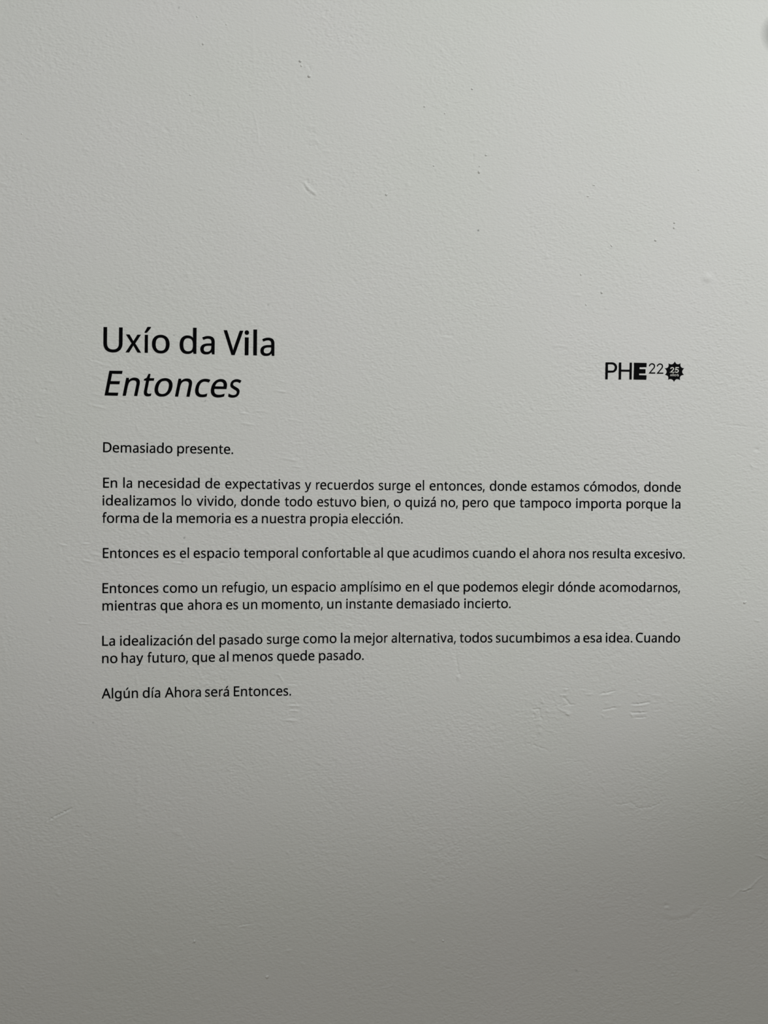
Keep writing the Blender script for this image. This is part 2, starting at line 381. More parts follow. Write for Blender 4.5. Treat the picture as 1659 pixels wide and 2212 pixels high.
for _ in range(330):
    bump(*clear_spot(), rng.uniform(1.6, 3.4), rng.uniform(.08, .26) * (1 if rng.random() < .75 else -1), rng.uniform(1, 2), rng.uniform(-30, 60))
for _ in range(170):
    (x, y), L, a = clear_spot(), rng.uniform(8, 26), rng.normal(0.12, 0.25)
    line([(x, y), (x + L * math.cos(a), y + L * math.sin(a))], 2.2, rng.uniform(.03, .08) * (1 if rng.random() < .6 else -1))

# the foil lettering presses the film's peaks down a little
fzz = np.fft.fftfreq(NZ, gz[1] - gz[0])[:, None]
fxx = np.fft.rfftfreq(NX, gx[1] - gx[0])[None, :]
low = np.fft.irfft2(np.fft.rfft2(relief) * np.exp(-((fxx ** 2 + fzz ** 2) * 0.03 ** 2)), s=(NZ, NX))
for xa, ya, xb, yb in [(215, 700, 600, 870), (215, 950, 510, 990), (215, 1025, 1490, 1140), (215, 1180, 1490, 1215), (215, 1250, 1480, 1330),
                       (215, 1365, 1480, 1442), (215, 1478, 635, 1520), (1300, 775, 1482, 830)]:
    (x0_, z1_), (x1_, z0_) = on_wall(xa, ya), on_wall(xb, yb)
    s = window(x0_, x1_, z0_, z1_, 0)
    relief[s] = np.minimum(relief[s], low[s] + 0.22e-3)

# fade the relief to a flat plane at the edge of the finely meshed part
edge = np.minimum.reduce([XX - GX0, GX1 - XX, ZZ - GZ0, GZ1 - ZZ])
relief *= np.clip(edge / 0.02, 0, 1)

grime_and_blur = np.zeros_like(relief)
for gxp, gyp, r, k in [(376, 724, 1.5, .55), (443, 866, 1.5, .6), (398, 1162, 1.7, .8), (1033, 498, 1.8, .95), (201, 1561, 1.8, .5),
                       (386, 17, 2, .45), (394, 1214, 2, .4), (1242, 1522, 1.2, .2), (579, 659, 2, .3), (1619, 809, 1.2, .35), (1245, 2098, 2, .35)]:
    grime_and_blur = np.maximum(grime_and_blur, k * bell(gxp, gyp, r))
# soft dark blur painted into the wall colour, right edge near the top
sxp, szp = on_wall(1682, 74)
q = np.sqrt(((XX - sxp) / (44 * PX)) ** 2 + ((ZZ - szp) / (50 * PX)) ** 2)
grime_and_blur = np.maximum(grime_and_blur, 0.80 * np.clip(1.0 - q, 0, 1) ** 0.85)

WX0, WX1, WZ0, WZ1 = -3.0, 3.0, 0.0, 3.0
ax_ = np.concatenate([np.linspace(WX0, GX0, 12)[:-1], gx, np.linspace(GX1, WX1, 12)[1:]])
az_ = np.concatenate([np.linspace(WZ0, GZ0, 8)[:-1], gz, np.linspace(GZ1, WZ1, 8)[1:]])
full = np.zeros((len(az_), len(ax_)))
full[7:7 + NZ, 11:11 + NX] = relief
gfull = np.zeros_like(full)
gfull[7:7 + NZ, 11:11 + NX] = grime_and_blur
AX, AZ = np.meshgrid(ax_, az_)
nzr, nxr = full.shape
co = np.stack([AX, -full, AZ], -1).reshape(-1, 3).astype(np.float32)
idx = np.arange(nzr * nxr, dtype=np.int32).reshape(nzr, nxr)
quad = np.stack([idx[:-1, :-1], idx[:-1, 1:], idx[1:, 1:], idx[1:, :-1]], -1).reshape(-1, 4)
nv = len(co)
# a back sheet and rim give the wall its thickness
rim = [idx[0, 0], idx[0, -1], idx[-1, -1], idx[-1, 0]]
back = co[rim] + np.array([0, 0.12, 0], np.float32)
co = np.concatenate([co, back])
extra = np.array([[nv + 1, nv, nv + 3, nv + 2]], np.int32)
rims = []
for k in range(4):
    a, b = rim[k], rim[(k + 1) % 4]
    rims.append([b, a, nv + k, nv + (k + 1) % 4])
quads = np.concatenate([quad, extra, np.array(rims, np.int32)])
me = bpy.data.meshes.new('wall_back')
me.vertices.add(len(co))
me.vertices.foreach_set('co', co.ravel())
me.loops.add(quads.size)
me.loops.foreach_set('vertex_index', quads.ravel())
me.polygons.add(len(quads))
me.polygons.foreach_set('loop_start', np.arange(0, quads.size, 4, dtype=np.int32))
me.polygons.foreach_set('loop_total', np.full(len(quads), 4, np.int32))
sm = np.ones(len(quads), bool)
sm[-5:] = False
me.polygons.foreach_set('use_smooth', sm)
ga = me.attributes.new('grime_and_blur', 'FLOAT', 'POINT')
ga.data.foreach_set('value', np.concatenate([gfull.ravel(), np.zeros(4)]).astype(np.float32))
me.update(calc_edges=True)
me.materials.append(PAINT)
wall = bpy.data.objects.new('wall_back', me)
COL.objects.link(wall)
wall['kind'] = 'structure'



def wall_out(x, z, r=2):
    """how far the paint stands out of the plane around x, z (local mean)"""
    i = int(np.clip(np.searchsorted(gx, x), 8, NX - 9))
    j = int(np.clip(np.searchsorted(gz, z), 8, NZ - 9))
    return float(relief[j - 8:j + 9, i - 6:i + 7].mean())




def lump(px, py, r, h, ax=1.0, ang=0.0):
    """a hardened drop of paint or grit standing on the paint film"""
    x, z = on_wall(px, py)
    R, a = r * PX * 0.80, -math.radians(ang)
    hh = R * min(0.95, 0.30 + 0.75 * h)
    v, f, n, rings = [], [], 12, 5
    for k in range(rings):
        t = (math.pi / 2) * k / rings
        for i in range(n):
            p = 2 * math.pi * i / n
            wob = 1 + 0.10 * math.sin(2 * p + px) + 0.07 * math.sin(3 * p + py)
            u, w_ = R * ax ** 0.8 * math.cos(p) * math.cos(t) ** 0.8 * wob, R * math.sin(p) * math.cos(t) ** 0.8 * wob
            v.append((u * math.cos(a) - w_ * math.sin(a), -(hh * math.sin(t) - 0.00008), u * math.sin(a) + w_ * math.cos(a)))
    v.append((0, -(hh - 0.00008), 0))
    for k in range(rings - 1):
        for i in range(n):
            j = (i + 1) % n
            f.append((k * n + i, k * n + j, (k + 1) * n + j, (k + 1) * n + i))
    for i in range(n):
        f.append(((rings - 1) * n + i, (rings - 1) * n + (i + 1) % n, rings * n))
    o = mesh_object('paint_lump', v, f, PAINT, wall, (x, -wall_out(x, z), z))
    for p_ in o.data.polygons:
        p_.use_smooth = True
    return o


for b in LUMPS:
    lump(*b)

fl = box('floor', WX0, WX1, -3.6, 0.0, -0.1, 0.0, WOOD)
fl['kind'] = 'structure'
ce = box('ceiling', WX0, WX1, -3.6, 0.12, 3.0, 3.1, CEILP)
ce['kind'] = 'structure'
sk = box('baseboard_back', WX0, WX1, -0.018, -0.0005, 0.0, 0.09, CEILP)
sk['kind'] = 'structure'

# ------------------------------------------------------------------ lettering
GLYPHS = {
    ',': '192,105 169,29 138,-52 106,-129 41,-129 60,-47 78,38 91,116 185,116',
    '.': '72,54,72,79,78,96 90,106,102,116,116,121 133,121,150,121,165,116 177,106,189,96,196,79 196,54,196,30,189,13 177,2,165,-9,150,-14 133,-14,116,-14,102,-9 90,2,78,13,72,30',
    '2': '519,0 48,0 48,73 235,261 325,357,350,385,369,413 381,439,394,466,400,496 400,528,400,567,388,597 365,617,342,637,312,648 274,648,240,648,209,642 183,630,157,618,130,601 103,580 56,639,75,655,95,669 117,681,139,694,164,704 190,711,216,719,244,722 274,722,319,722,357,715 389,699,421,684,446,662 463,634,481,606,490,572 490,533,490,496,482,461 467,428,452,395,430,363 403,332 307,230 159,84 159,80 519,80',
    '5': '274,437,323,437,365,429 401,412,437,395,465,372 484,341,504,310,514,272 514,227,514,178,503,136 482,100,461,65,430,37 391,18,351,0,303,-10 247,-10,211,-10,176,-7 144,0,112,7,85,16 63,29 63,112,87,97,116,86 150,77,184,69,217,65 248,65,284,65,314,70 341,81,367,92,387,109 402,132,417,155,424,184 424,218,424,265,410,301 381,326,352,351,307,363 245,363 182,358 124,348 80,376 107,712 464,712 464,633 182,633 165,426 211,433',
    'A': '544,0 458,220 176,220 91,0 0,0 278,715 359,715 637,0|351,516 341,545 328,588 317,623 307,582 296,545 286,516 206,300 431,300',
    'C': '402,644,364,644,330,637 299,624,269,611,243,592 221,567,200,542,184,512 173,476,161,441,156,401 156,356,156,298,165,247 183,204,201,160,229,127 265,104,301,81,347,69 401,69,432,69,462,72 490,77 572,97 572,19,545,9,518,2 489,-3,461,-8,427,-10 388,-10,316,-10,255,5 207,35,158,65,122,107 97,163,73,218,61,283 61,357,61,411,68,460 83,505,98,549,120,588 149,621,178,653,214,678 256,696,299,714,348,722 403,722,440,722,475,719 509,711,543,704,573,694 600,680 564,605 490,632,463,640,434,644',
    'D': '668,363,668,283,653,216 623,163,594,109,551,68 496,41,441,14,374,0 295,0 97,0 97,712 316,712,388,712,450,699 503,673,555,646,596,607 625,555,653,504,668,440|573,360,573,423,562,475 541,516,520,556,490,587 450,606,409,626,361,636 303,636 187,636 187,77 283,77,380,77,452,101 500,148,549,196,573,266',
    'E': '495,0 97,0 97,712 495,712 495,634 187,634 187,411 477,411 477,333 187,333 187,79 495,79',
    'L': '97,0 97,712 187,712 187,80 498,80 498,0',
    'O': '718,357,718,302,711,252 697,207,683,162,663,123 635,91,607,58,573,33 532,16,491,-1,444,-10 390,-10,334,-10,286,-1 244,16,203,34,169,59 142,91,114,124,94,162 81,208,68,253,61,303 61,358,61,431,73,495 97,550,121,604,157,647 206,677,255,708,317,723 391,723,462,723,522,708 571,678,619,648,656,605 681,550,706,495,718,431|156,357,156,297,164,246 181,203,197,159,223,126 258,103,293,80,337,68 390,68,444,68,488,80 522,103,557,126,582,159 599,203,615,246,624,297 624,357,624,447,605,517 568,568,531,619,472,645 391,645,337,645,293,633 258,610,223,587,197,554 181,511,164,468,156,417',
    'S': '501,191,501,148,491,112 470,82,449,53,420,30 382,14,343,-2,298,-10 246,-10 170,-6 104,5 51,24 51,110,75,99,105,89 140,81,176,72,213,68 250,68,286,68,315,73 339,82,363,91,381,104 393,122,405,139,411,159 411,183,411,206,406,225 396,242,386,257,369,272 345,286,321,299,286,313 243,329 163,366,140,379,121,393 106,410,90,427,79,446 71,467,64,488,60,513 60,541,60,579,70,611 89,638,108,665,135,686 169,701,203,715,243,722 287,722,327,722,363,719 395,711,428,704,457,694 484,682 456,606 376,633,347,640,317,644 285,644,255,644,230,639 211,631,191,622,176,610 166,594,156,579,151,560 151,540,151,516,156,496 166,480,176,464,192,450 215,437,237,424,268,410 306,396,348,381,384,364 413,347,442,329,463,308 478,283,493,259,501,228',
    'U': '639,251,639,202,629,158 609,118,589,79,558,47 517,24,476,1,424,-10 361,-10,273,-10,205,14 159,62,113,111,90,174 90,253 90,712 180,712 180,250,180,193,195,148 226,116,257,84,304,68 366,68,409,68,445,76 471,91,498,107,518,129 531,156,543,184,550,216 550,251 550,712 639,712',
    'V': '599,712 344,0 254,0 0,712 94,712 254,255 273,200 288,148 299,100 311,149 326,201 344,257 504,712',
    'a': '287,544,352,544,401,530 432,501,463,472,479,427 479,364 479,0 415,0 398,76 394,76,379,56,363,40 347,27,330,14,312,5 291,-1,270,-7,244,-10 215,-10,183,-10,154,-4 128,7,103,18,82,36 68,59,53,83,46,113 46,149,46,202,67,243 109,272,151,301,215,317 302,319 393,322 393,354,393,399,383,430 364,447,345,464,318,473 282,473,254,473,228,469 203,460 132,432 105,498,128,511,156,521 188,530,219,539,253,544|313,258,247,256,201,245 175,226,150,208,137,182 137,148,137,118,146,96 164,82,182,68,206,61 235,61,280,61,317,73 347,98,377,123,392,162 392,214 392,261',
    'b': '173,574 171,510 168,464 173,464,188,487,209,506 236,521,262,536,296,544 338,544,405,544,458,521 498,474,539,428,559,359 559,267,559,206,550,155 531,114,513,73,487,42 454,21,421,0,382,-10 338,-10,296,-10,262,-2 236,13,209,28,188,47 173,68 166,68 148,0 85,0 85,758 173,758|323,471,285,471,255,464 234,450,212,435,196,413 187,384,177,354,173,316 173,270 173,266,173,201,183,150 205,115,227,80,267,63 325,63,373,63,409,81 432,116,456,151,468,202 468,268,468,336,456,386 432,420,409,454,373,471',
    'c': '299,-10,252,-10,210,0 173,19,136,38,107,68 86,109,65,149,55,201 55,264,55,330,66,384 88,425,110,466,139,497 177,516,215,535,257,545 305,545,333,545,359,542 384,536,409,531,430,524 446,516 419,443 363,460,342,465,322,468 303,468,267,468,238,460 215,445,191,430,174,407 163,377,151,347,146,310 146,265,146,223,151,187 163,157,174,127,191,104 214,89,236,74,264,66 298,66,328,66,353,69 376,75 437,97 437,19,419,10,399,2 378,-2,356,-7,330,-10',
    'd': '274,-10,208,-10,155,13 115,59,75,106,55,175 55,266,55,358,75,428 115,474,156,521,209,545 275,545,303,545,328,541 348,534,369,527,387,518 402,506,417,494,430,481 441,466 447,466 444,504 441,545 441,758 529,758 529,0 458,0 445,72 441,72,430,56,417,43 402,30,387,18,369,8 348,1,327,-6,302,-10|288,63,345,63,385,78 408,109,431,140,442,187 442,249 442,265,442,332,431,383 409,419,387,454,347,472 287,472,240,472,205,453 181,416,158,378,146,328 146,264,146,201,158,151 181,116,205,81,241,63',
    'e': '291,545,337,545,377,535 410,515,443,495,468,467 485,431,503,394,512,352 512,303 512,250 146,250,147,190,162,144 192,112,222,81,263,65 316,65,350,65,380,68 407,74 488,102 488,25,461,13,434,4 407,-1,380,-7,349,-10 312,-10,262,-10,217,0 178,21,139,42,109,72 87,113,66,154,55,204 55,263,55,322,65,372 84,414,104,456,132,488 167,511,203,534,244,545|290,473,248,473,215,459 191,432,167,406,152,368 148,320 420,320,420,351,415,378 406,400,397,423,383,440 364,454,345,466,320,473',
    'f': '331,467 197,467 197,0 109,0 109,467 15,467 15,508 109,538 109,569,109,615,116,652 129,680,143,709,163,730 189,743,215,757,246,763 282,763 341,758 386,745 363,676 326,686 283,691,254,691,232,682 218,662,204,642,197,612 197,570 197,535 331,535',
    'g': '274,545,310,545,341,538 370,525,398,512,422,491 442,464 447,464 459,535 529,535 529,-9,529,-59,520,-102 503,-136,486,-170,459,-196 424,-214,389,-231,344,-240 289,-240,251,-240,215,-237 183,-231,151,-225,122,-217 97,-206 97,-125,122,-138,152,-148 186,-156,219,-163,256,-167 294,-167,340,-167,376,-153 403,-126,429,-99,442,-63 442,-16 442,5 443,39 445,71 441,71,422,44,399,23 372,10,344,-3,312,-10 275,-10,206,-10,152,14 113,63,74,111,55,179 55,266,55,351,74,419 113,469,152,520,206,545|286,471,256,471,231,463 210,447,189,431,173,408 162,377,151,347,146,309 146,265,146,200,158,149 182,114,206,79,242,62 288,62,316,62,339,65 358,72,378,79,393,90 406,105,419,120,428,139 434,163,440,186,443,214 443,245 443,266,443,315,437,354 427,384,416,414,398,436 375,450,352,464,322,471',
    'h': '173,536 171,497 168,461 174,461,185,480,199,495 216,507,234,519,253,528 274,534,296,541,318,544 340,544,383,544,420,537 449,523,477,510,499,489 514,460,529,431,536,394 536,348 536,0 449,0 449,342,449,385,439,418 420,439,401,460,371,471 329,471,289,471,258,463 236,449,213,433,197,412 187,383,177,354,173,318 173,276 173,0 85,0 85,758 173,758',
    'i': '173,535 173,0 85,0 85,535|130,735,143,735,155,731 165,722,175,713,181,699 181,679,181,661,175,647 165,638,155,628,143,624 130,624,115,624,103,628 93,638,83,647,78,661 78,679,78,699,83,713 93,722,103,731,115,735',
    'j': '22,-240 -22,-236 -55,-227 -55,-157 -24,-164 11,-167,32,-167,50,-161 64,-149,78,-137,85,-115 85,-83 85,535 173,535 173,-80,173,-113,167,-142 157,-166,146,-190,130,-208 108,-220,86,-233,57,-240|78,679,78,699,83,713 93,722,103,731,115,735 130,735,143,735,155,731 165,722,175,713,181,699 181,679,181,661,175,647 165,638,155,628,143,624 130,624,115,624,103,628 93,638,83,647,78,661',
    'l': '173,0 85,0 85,758 173,758',
    'm': '672,545,732,545,777,529 807,498,837,467,852,417 852,348 852,0 765,0 765,344,765,386,757,418 739,439,721,460,694,471 657,471,605,471,568,456 545,426,523,396,512,352 512,295 512,0 425,0 425,344,425,372,421,396 413,415,405,433,393,448 377,457,361,466,341,471 315,471,279,471,251,463 230,449,210,433,195,412 186,383,177,355,173,319 173,277 173,0 85,0 85,535 156,535 169,462 174,462,185,481,199,496 215,508,231,521,249,530 269,536,289,542,310,545 331,545,373,545,407,538 434,523,462,508,482,486 495,455 500,455,518,486,542,508 573,523,604,538,637,545',
    'n': '342,545,406,545,454,529 487,498,519,467,536,417 536,348 536,0 449,0 449,342,449,385,439,418 420,439,401,460,371,471 329,471,270,471,229,454 207,421,184,388,173,340 173,277 173,0 85,0 85,535 156,535 169,462 174,462,186,481,200,496 218,508,236,521,255,530 276,536,298,542,320,545',
    'o': '550,268,550,224,544,184 532,150,521,116,504,87 482,63,461,39,434,21 404,8,373,-4,338,-10 300,-10,265,-10,232,-4 203,8,173,21,147,39 125,63,103,87,86,116 73,150,61,184,55,224 55,268,55,328,65,378 85,419,105,459,133,491 171,512,208,534,252,545 303,545,352,545,395,534 432,512,468,491,497,459 518,419,539,378,550,328|146,268,146,226,151,190 162,159,173,128,190,104 214,88,237,71,266,63 302,63,338,63,368,71 391,88,414,104,432,128 443,159,454,190,459,226 459,268,459,311,453,347 442,377,431,407,414,430 391,447,368,463,338,471 301,471,247,471,207,453 183,417,158,381,146,332',
    'p': '339,545,405,545,458,522 498,476,539,430,559,361 559,268,559,208,550,157 531,115,513,74,487,42 455,21,422,0,383,-10 338,-10,311,-10,287,-6 265,1,244,8,226,18 211,29,196,41,183,54 173,68 167,68 171,25 173,-20 173,-240 85,-240 85,535 157,535 169,462 173,462,183,477,196,491 211,504,226,516,244,526 265,534,286,541,311,545|323,471,287,471,258,464 237,451,215,437,199,416 189,389,179,362,173,327 173,285 173,268,173,224,177,187 187,157,196,126,212,103 234,87,256,71,287,63 325,63,358,63,385,72 406,90,427,108,442,132 453,163,463,194,468,229 468,269,468,331,456,379 432,416,409,453,373,471',
    'q': '441,-11 442,31 446,72 440,72,425,49,404,30 377,14,350,-2,315,-10 272,-10,208,-10,156,13 115,59,75,106,55,175 55,266,55,328,64,379 83,420,101,461,127,492 161,513,194,534,232,545 275,545,317,545,351,537 378,521,405,505,426,485 442,462 446,462 459,535 529,535 529,-240 441,-240|289,63,326,63,355,70 378,83,400,96,416,117 426,144,436,172,441,206 442,247 442,265,442,333,431,385 408,420,385,455,345,472 287,472,240,472,204,453 181,416,157,378,146,328 146,264,146,201,158,152 181,116,205,81,241,63',
    'r': '334,545 367,543 397,539 386,458 358,463 328,465,308,465,288,461 269,452,251,443,234,431 219,416,205,400,193,381 185,359,177,337,173,313 173,285 173,0 85,0 85,535 157,535 167,437 171,437,182,457,196,475 212,491,227,508,246,521 266,530,287,540,310,545',
    's': '433,148,433,113,424,84 407,61,390,38,365,20 333,8,301,-4,263,-10 219,-10,182,-10,150,-7 123,-1,96,5,73,13 52,24 52,104,73,93,99,83 129,74,160,65,190,61 221,61,266,61,298,68 318,82,338,97,348,116 348,140,348,153,345,165 337,176,330,186,317,197 298,208 216,243 128,283,103,297,84,313 71,331,57,350,51,374 51,403,51,448,69,483 106,508,143,533,192,545 251,545,284,545,314,542 343,535,371,529,397,520 422,509 392,439 321,463,297,470,271,473 245,473,210,473,182,467 163,456,144,444,135,428 135,408,135,393,139,381 148,371,156,360,171,350 191,341 272,306,306,294,335,281 359,267,383,254,401,238 414,219,427,200,433,176',
    't': '263,62 304,65 338,73 338,6 298,-5 248,-10,220,-10,195,-5 171,4,148,14,128,31 114,55,99,79,92,112 92,156 92,467 16,467 16,509 93,544 128,658 180,658 180,535 334,535 334,467 180,467 180,158,180,125,187,101 203,85,219,70,239,62',
    'u': '532,535 532,0 460,0 447,71 443,71,432,52,417,37 399,25,381,13,362,4 340,-1,319,-7,297,-10 273,-10,231,-10,195,-3 166,10,137,24,115,45 101,74,86,102,79,139 79,185 79,535 168,535 168,191,168,148,177,116 197,95,216,74,246,63 286,63,326,63,358,70 381,85,404,100,420,122 430,151,439,180,444,215 444,256 444,535',
    'v': '203,0 0,535 94,535 208,219 224,171 241,119 250,78 254,78 266,120 283,172 299,219 413,535 507,535 303,0',
    'x': '212,273 27,535 127,535 264,333 401,535 500,535 315,273 510,0 410,0 264,214 117,0 18,0',
    'y': '1,535 95,535 211,230 229,179 244,130 255,85 259,85 278,150 305,231 414,535 509,535 278,-74,266,-107,251,-136 234,-161,217,-186,196,-205 172,-219,148,-233,118,-240 84,-240 42,-237 11,-231 11,-162 37,-166 70,-168,90,-168,108,-164 123,-156,138,-149,151,-137 162,-123 189,-73 216,-2',
    'z': '430,0 39,0 39,58 326,467 56,467 56,535 423,535 423,469 140,68 430,68',
    'Ñ': '662,0 557,0 176,592 172,592 175,537 178,470 180,398 180,0 97,0 97,712 201,712 581,123 585,123 582,171 579,241 578,310 578,712 662,712|197,782,199,802,202,820 208,836,214,851,221,865 230,876,240,887,251,895 263,901,276,907,290,910 306,910,321,910,335,907 349,901 388,882 425,862,436,856,447,853 458,853,473,853,485,858 493,868,502,877,508,892 513,911 563,911,559,872,547,841 529,818,510,795,485,783 454,783,440,783,426,786 413,792 374,812 337,832,325,837,314,840 302,840,286,840,274,835 266,826,258,816,252,802 247,782',
    'á': '287,544,352,544,401,530 432,501,463,472,479,427 479,364 479,0 415,0 398,76 394,76,379,56,363,40 347,27,330,14,312,5 291,-1,270,-7,244,-10 215,-10,183,-10,154,-4 128,7,103,18,82,36 68,59,53,83,46,113 46,149,46,202,67,243 109,272,151,301,215,317 302,319 393,322 393,354,393,399,383,430 364,447,345,464,318,473 282,473,254,473,228,469 203,460 132,432 105,498,128,511,156,521 188,530,219,539,253,544|313,258,247,256,201,245 175,226,150,208,137,182 137,148,137,118,146,96 164,82,182,68,206,61 235,61,280,61,317,73 347,98,377,123,392,162 392,214 392,261|428,754 402,720 365,679 324,638 285,605 227,605 227,617 260,662 294,715 322,764 428,764',
    'í': '173,0 85,0 85,535 173,535|276,754 250,720 213,679 172,638 134,605 76,605 76,617 108,662 143,715 171,764 276,764',
    'ó': '550,268,550,224,544,184 532,150,521,116,504,87 482,63,461,39,434,21 404,8,373,-4,338,-10 300,-10,265,-10,232,-4 203,8,173,21,147,39 125,63,103,87,86,116 73,150,61,184,55,224 55,268,55,328,65,378 85,419,105,459,133,491 171,512,208,534,252,545 303,545,352,545,395,534 432,512,468,491,497,459 518,419,539,378,550,328|146,268,146,226,151,190 162,159,173,128,190,104 214,88,237,71,266,63 302,63,338,63,368,71 391,88,414,104,432,128 443,159,454,190,459,226 459,268,459,311,453,347 442,377,431,407,414,430 391,447,368,463,338,471 301,471,247,471,207,453 183,417,158,381,146,332|450,754 424,720 387,679 346,638 307,605 249,605 249,617 282,662 316,715 344,764 450,764',
    'ú': '532,535 532,0 460,0 447,71 443,71,432,52,417,37 399,25,381,13,362,4 340,-1,319,-7,297,-10 273,-10,231,-10,195,-3 166,10,137,24,115,45 101,74,86,102,79,139 79,185 79,535 168,535 168,191,168,148,177,116 197,95,216,74,246,63 286,63,326,63,358,70 381,85,404,100,420,122 430,151,439,180,444,215 444,256 444,535|456,754 430,720 393,679 352,638 313,605 255,605 255,617 288,662 322,715 350,764 456,764',
}
# ink box and advance of each letter, in thousandths of the type size: advance, ink left, ink right
FIT = {
    'a': (482, 40, 409), 'á': (482, 40, 409), 'b': (569, 72, 531), 'c': (448, 38, 403), 'd': (564, 38, 491), 'e': (501, 38, 462),
    'f': (292, 20, 311), 'g': (559, 38, 487), 'h': (555, 73, 482), 'i': (234, 64, 170), 'í': (234, 73, 236), 'j': (243, -36, 176),
    'l': (236, 73, 163), 'm': (834, 73, 762), 'n': (555, 73, 482), 'o': (549, 38, 511), 'ó': (549, 38, 511), 'p': (569, 72, 531),
    'q': (563, 38, 490), 'r': (327, 73, 320), 's': (396, 38, 356), 't': (331, 19, 306), 'u': (551, 68, 478), 'ú': (551, 68, 478),
    'v': (481, 12, 469), 'x': (463, 16, 448), 'y': (471, 9, 462), 'z': (428, 20, 408), ',': (207, 22, 148), '.': (207, 50, 158),
    'A': (612, 3, 609), 'C': (580, 38, 549), 'D': (666, 76, 628), 'E': (492, 76, 454), 'L': (472, 76, 454), 'U': (647, 75, 572), 'V': (558, 2, 555),
}
CAPS = set('ACDELUVOSÑ25')


def y_map(ch, y):
    if ch in ',.':
        src, dst = [-129, -14, 121], [-126, -11, 100]
    elif ch in CAPS:
        src, dst = [-14, 0, 714, 724], [-11, 0, 674, 685]
    else:
        src, dst = [-240, -14, 0, 535, 545], [-200, -11, 0, 484, 494]
        if ch in 'ij':
            src, dst = src + [634, 736], dst + [572, 680]
        elif ch in 'íóáú':
            src, dst = src + [606, 765], dst + [549, 703]
        elif ch == 't':
            src, dst = src + [657], dst + [601]
        elif ch == 'f':
            src, dst = src + [765], dst + [721]
        else:
            src, dst = src + [759], dst + [710]
    return float(np.interp(y, src, dst)) if src[0] <= y <= src[-1] else (dst[0] + y - src[0] if y < src[0] else dst[-1] + y - src[-1])


def glyph_contours(ch, steps):
    out = []
    for c in GLYPHS[ch].split('|'):
        pts = [[int(v) for v in p.split(',')] for p in c.split(' ')]
        poly = []
        for i, p in enumerate(pts):
            poly.append((p[0], p[1]))
            if len(p) == 6:
                q = pts[(i + 1) % len(pts)]
                for k in range(1, steps):
                    t = k / steps
                    s = 1 - t
                    poly.append(tuple(s ** 3 * p[j] + 3 * s * s * t * p[2 + j] + 3 * s * t * t * p[4 + j] + t ** 3 * q[j] for j in (0, 1)))
        clean = [poly[0]]
        for p in poly[1:]:
            if math.dist(p, clean[-1]) > 1.0:
                clean.append(p)
        if math.dist(clean[0], clean[-1]) <= 1.0:
            clean.pop()
        out.append(clean)
    return out


def area(p):
    return 0.5 * sum(p[i][0] * p[(i + 1) % len(p)][1] - p[(i + 1) % len(p)][0] * p[i][1] for i in range(len(p)))


def fatten(polys, ex, ey):
    """move every outline outwards (holes inwards)"""
    big = max(polys, key=lambda p: abs(area(p)))
    sgn = 1 if area(big) > 0 else -1
    res = []
    for p in polys:
        n = len(p)
        q = []
        for i in range(n):
            a, b, c = p[i - 1], p[i], p[(i + 1) % n]
            d1 = Vector((b[0] - a[0], b[1] - a[1])).normalized()
            d2 = Vector((c[0] - b[0], c[1] - b[1])).normalized()
            n1, n2 = Vector((d1.y, -d1.x)), Vector((d2.y, -d2.x))
            k = n1 + n2
            k = k / max(0.5, k.dot(n1)) if k.length > 1e-6 else n1
            q.append((b[0] + sgn * k.x * ex, b[1] + sgn * k.y * ey))
        res.append(q)
    return res


def inside(pt, poly):
    hit = False
    for i in range(len(poly)):
        (xa, ya), (xb, yb) = poly[i - 1], poly[i]
        if (ya > pt[1]) != (yb > pt[1]) and pt[0] < (xb - xa) * (pt[1] - ya) / (yb - ya) + xa:
            hit = not hit
    return hit


def solid(polys, front, rear):
    """filled outline (with holes) in the wall's x-z plane, extruded from y = rear to y = front"""
    big = max(polys, key=lambda p: abs(area(p)))
    outer_sign = area(big) > 0
    starts, n_ = [], 0
    for p in polys:
        starts.append(n_)
        n_ += len(p)
    flat = [pt for p in polys for pt in p]
    edges = [(starts[k] + a, starts[k] + (a + 1) % len(p)) for k, p in enumerate(polys) for a in range(len(p))]
    cv, _, cf = delaunay_2d_cdt([Vector(pt) for pt in flat], edges, [], 0, 1e-9)[:3]
    n = len(flat)
    v = [(x, front, z) for x, z in flat] + [(x, rear, z) for x, z in flat]
    f = []
    m0 = len(v)
    v += [(c.x, front, c.y) for c in cv] + [(c.x, rear, c.y) for c in cv]
    nc = len(cv)
    for t in cf:
        gx_ = sum(cv[i].x for i in t) / len(t)
        gy_ = sum(cv[i].y for i in t) / len(t)
        if sum(inside((gx_, gy_), p) for p in polys) % 2 == 0:
            continue
        a, b, c = (cv[i] for i in t[:3])
        t = list(t) if (b.x - a.x) * (c.y - a.y) - (c.x - a.x) * (b.y - a.y) > 0 else list(t)[::-1]
        f.append([m0 + i for i in t])
        f.append([m0 + nc + i for i in reversed(t)])
    k = 0
    for p in polys:
        m_ = len(p)
        for i in range(m_):
            a, b = k + i, k + (i + 1) % m_
            f.append((a, n + a, n + b, b) if outer_sign else (b, n + b, n + a, a))
        k += m_
    return v, f


FRONT, REAR = -0.00048, 0.00020     # the foil bridges the hollows of the paint film
CACHE = {}


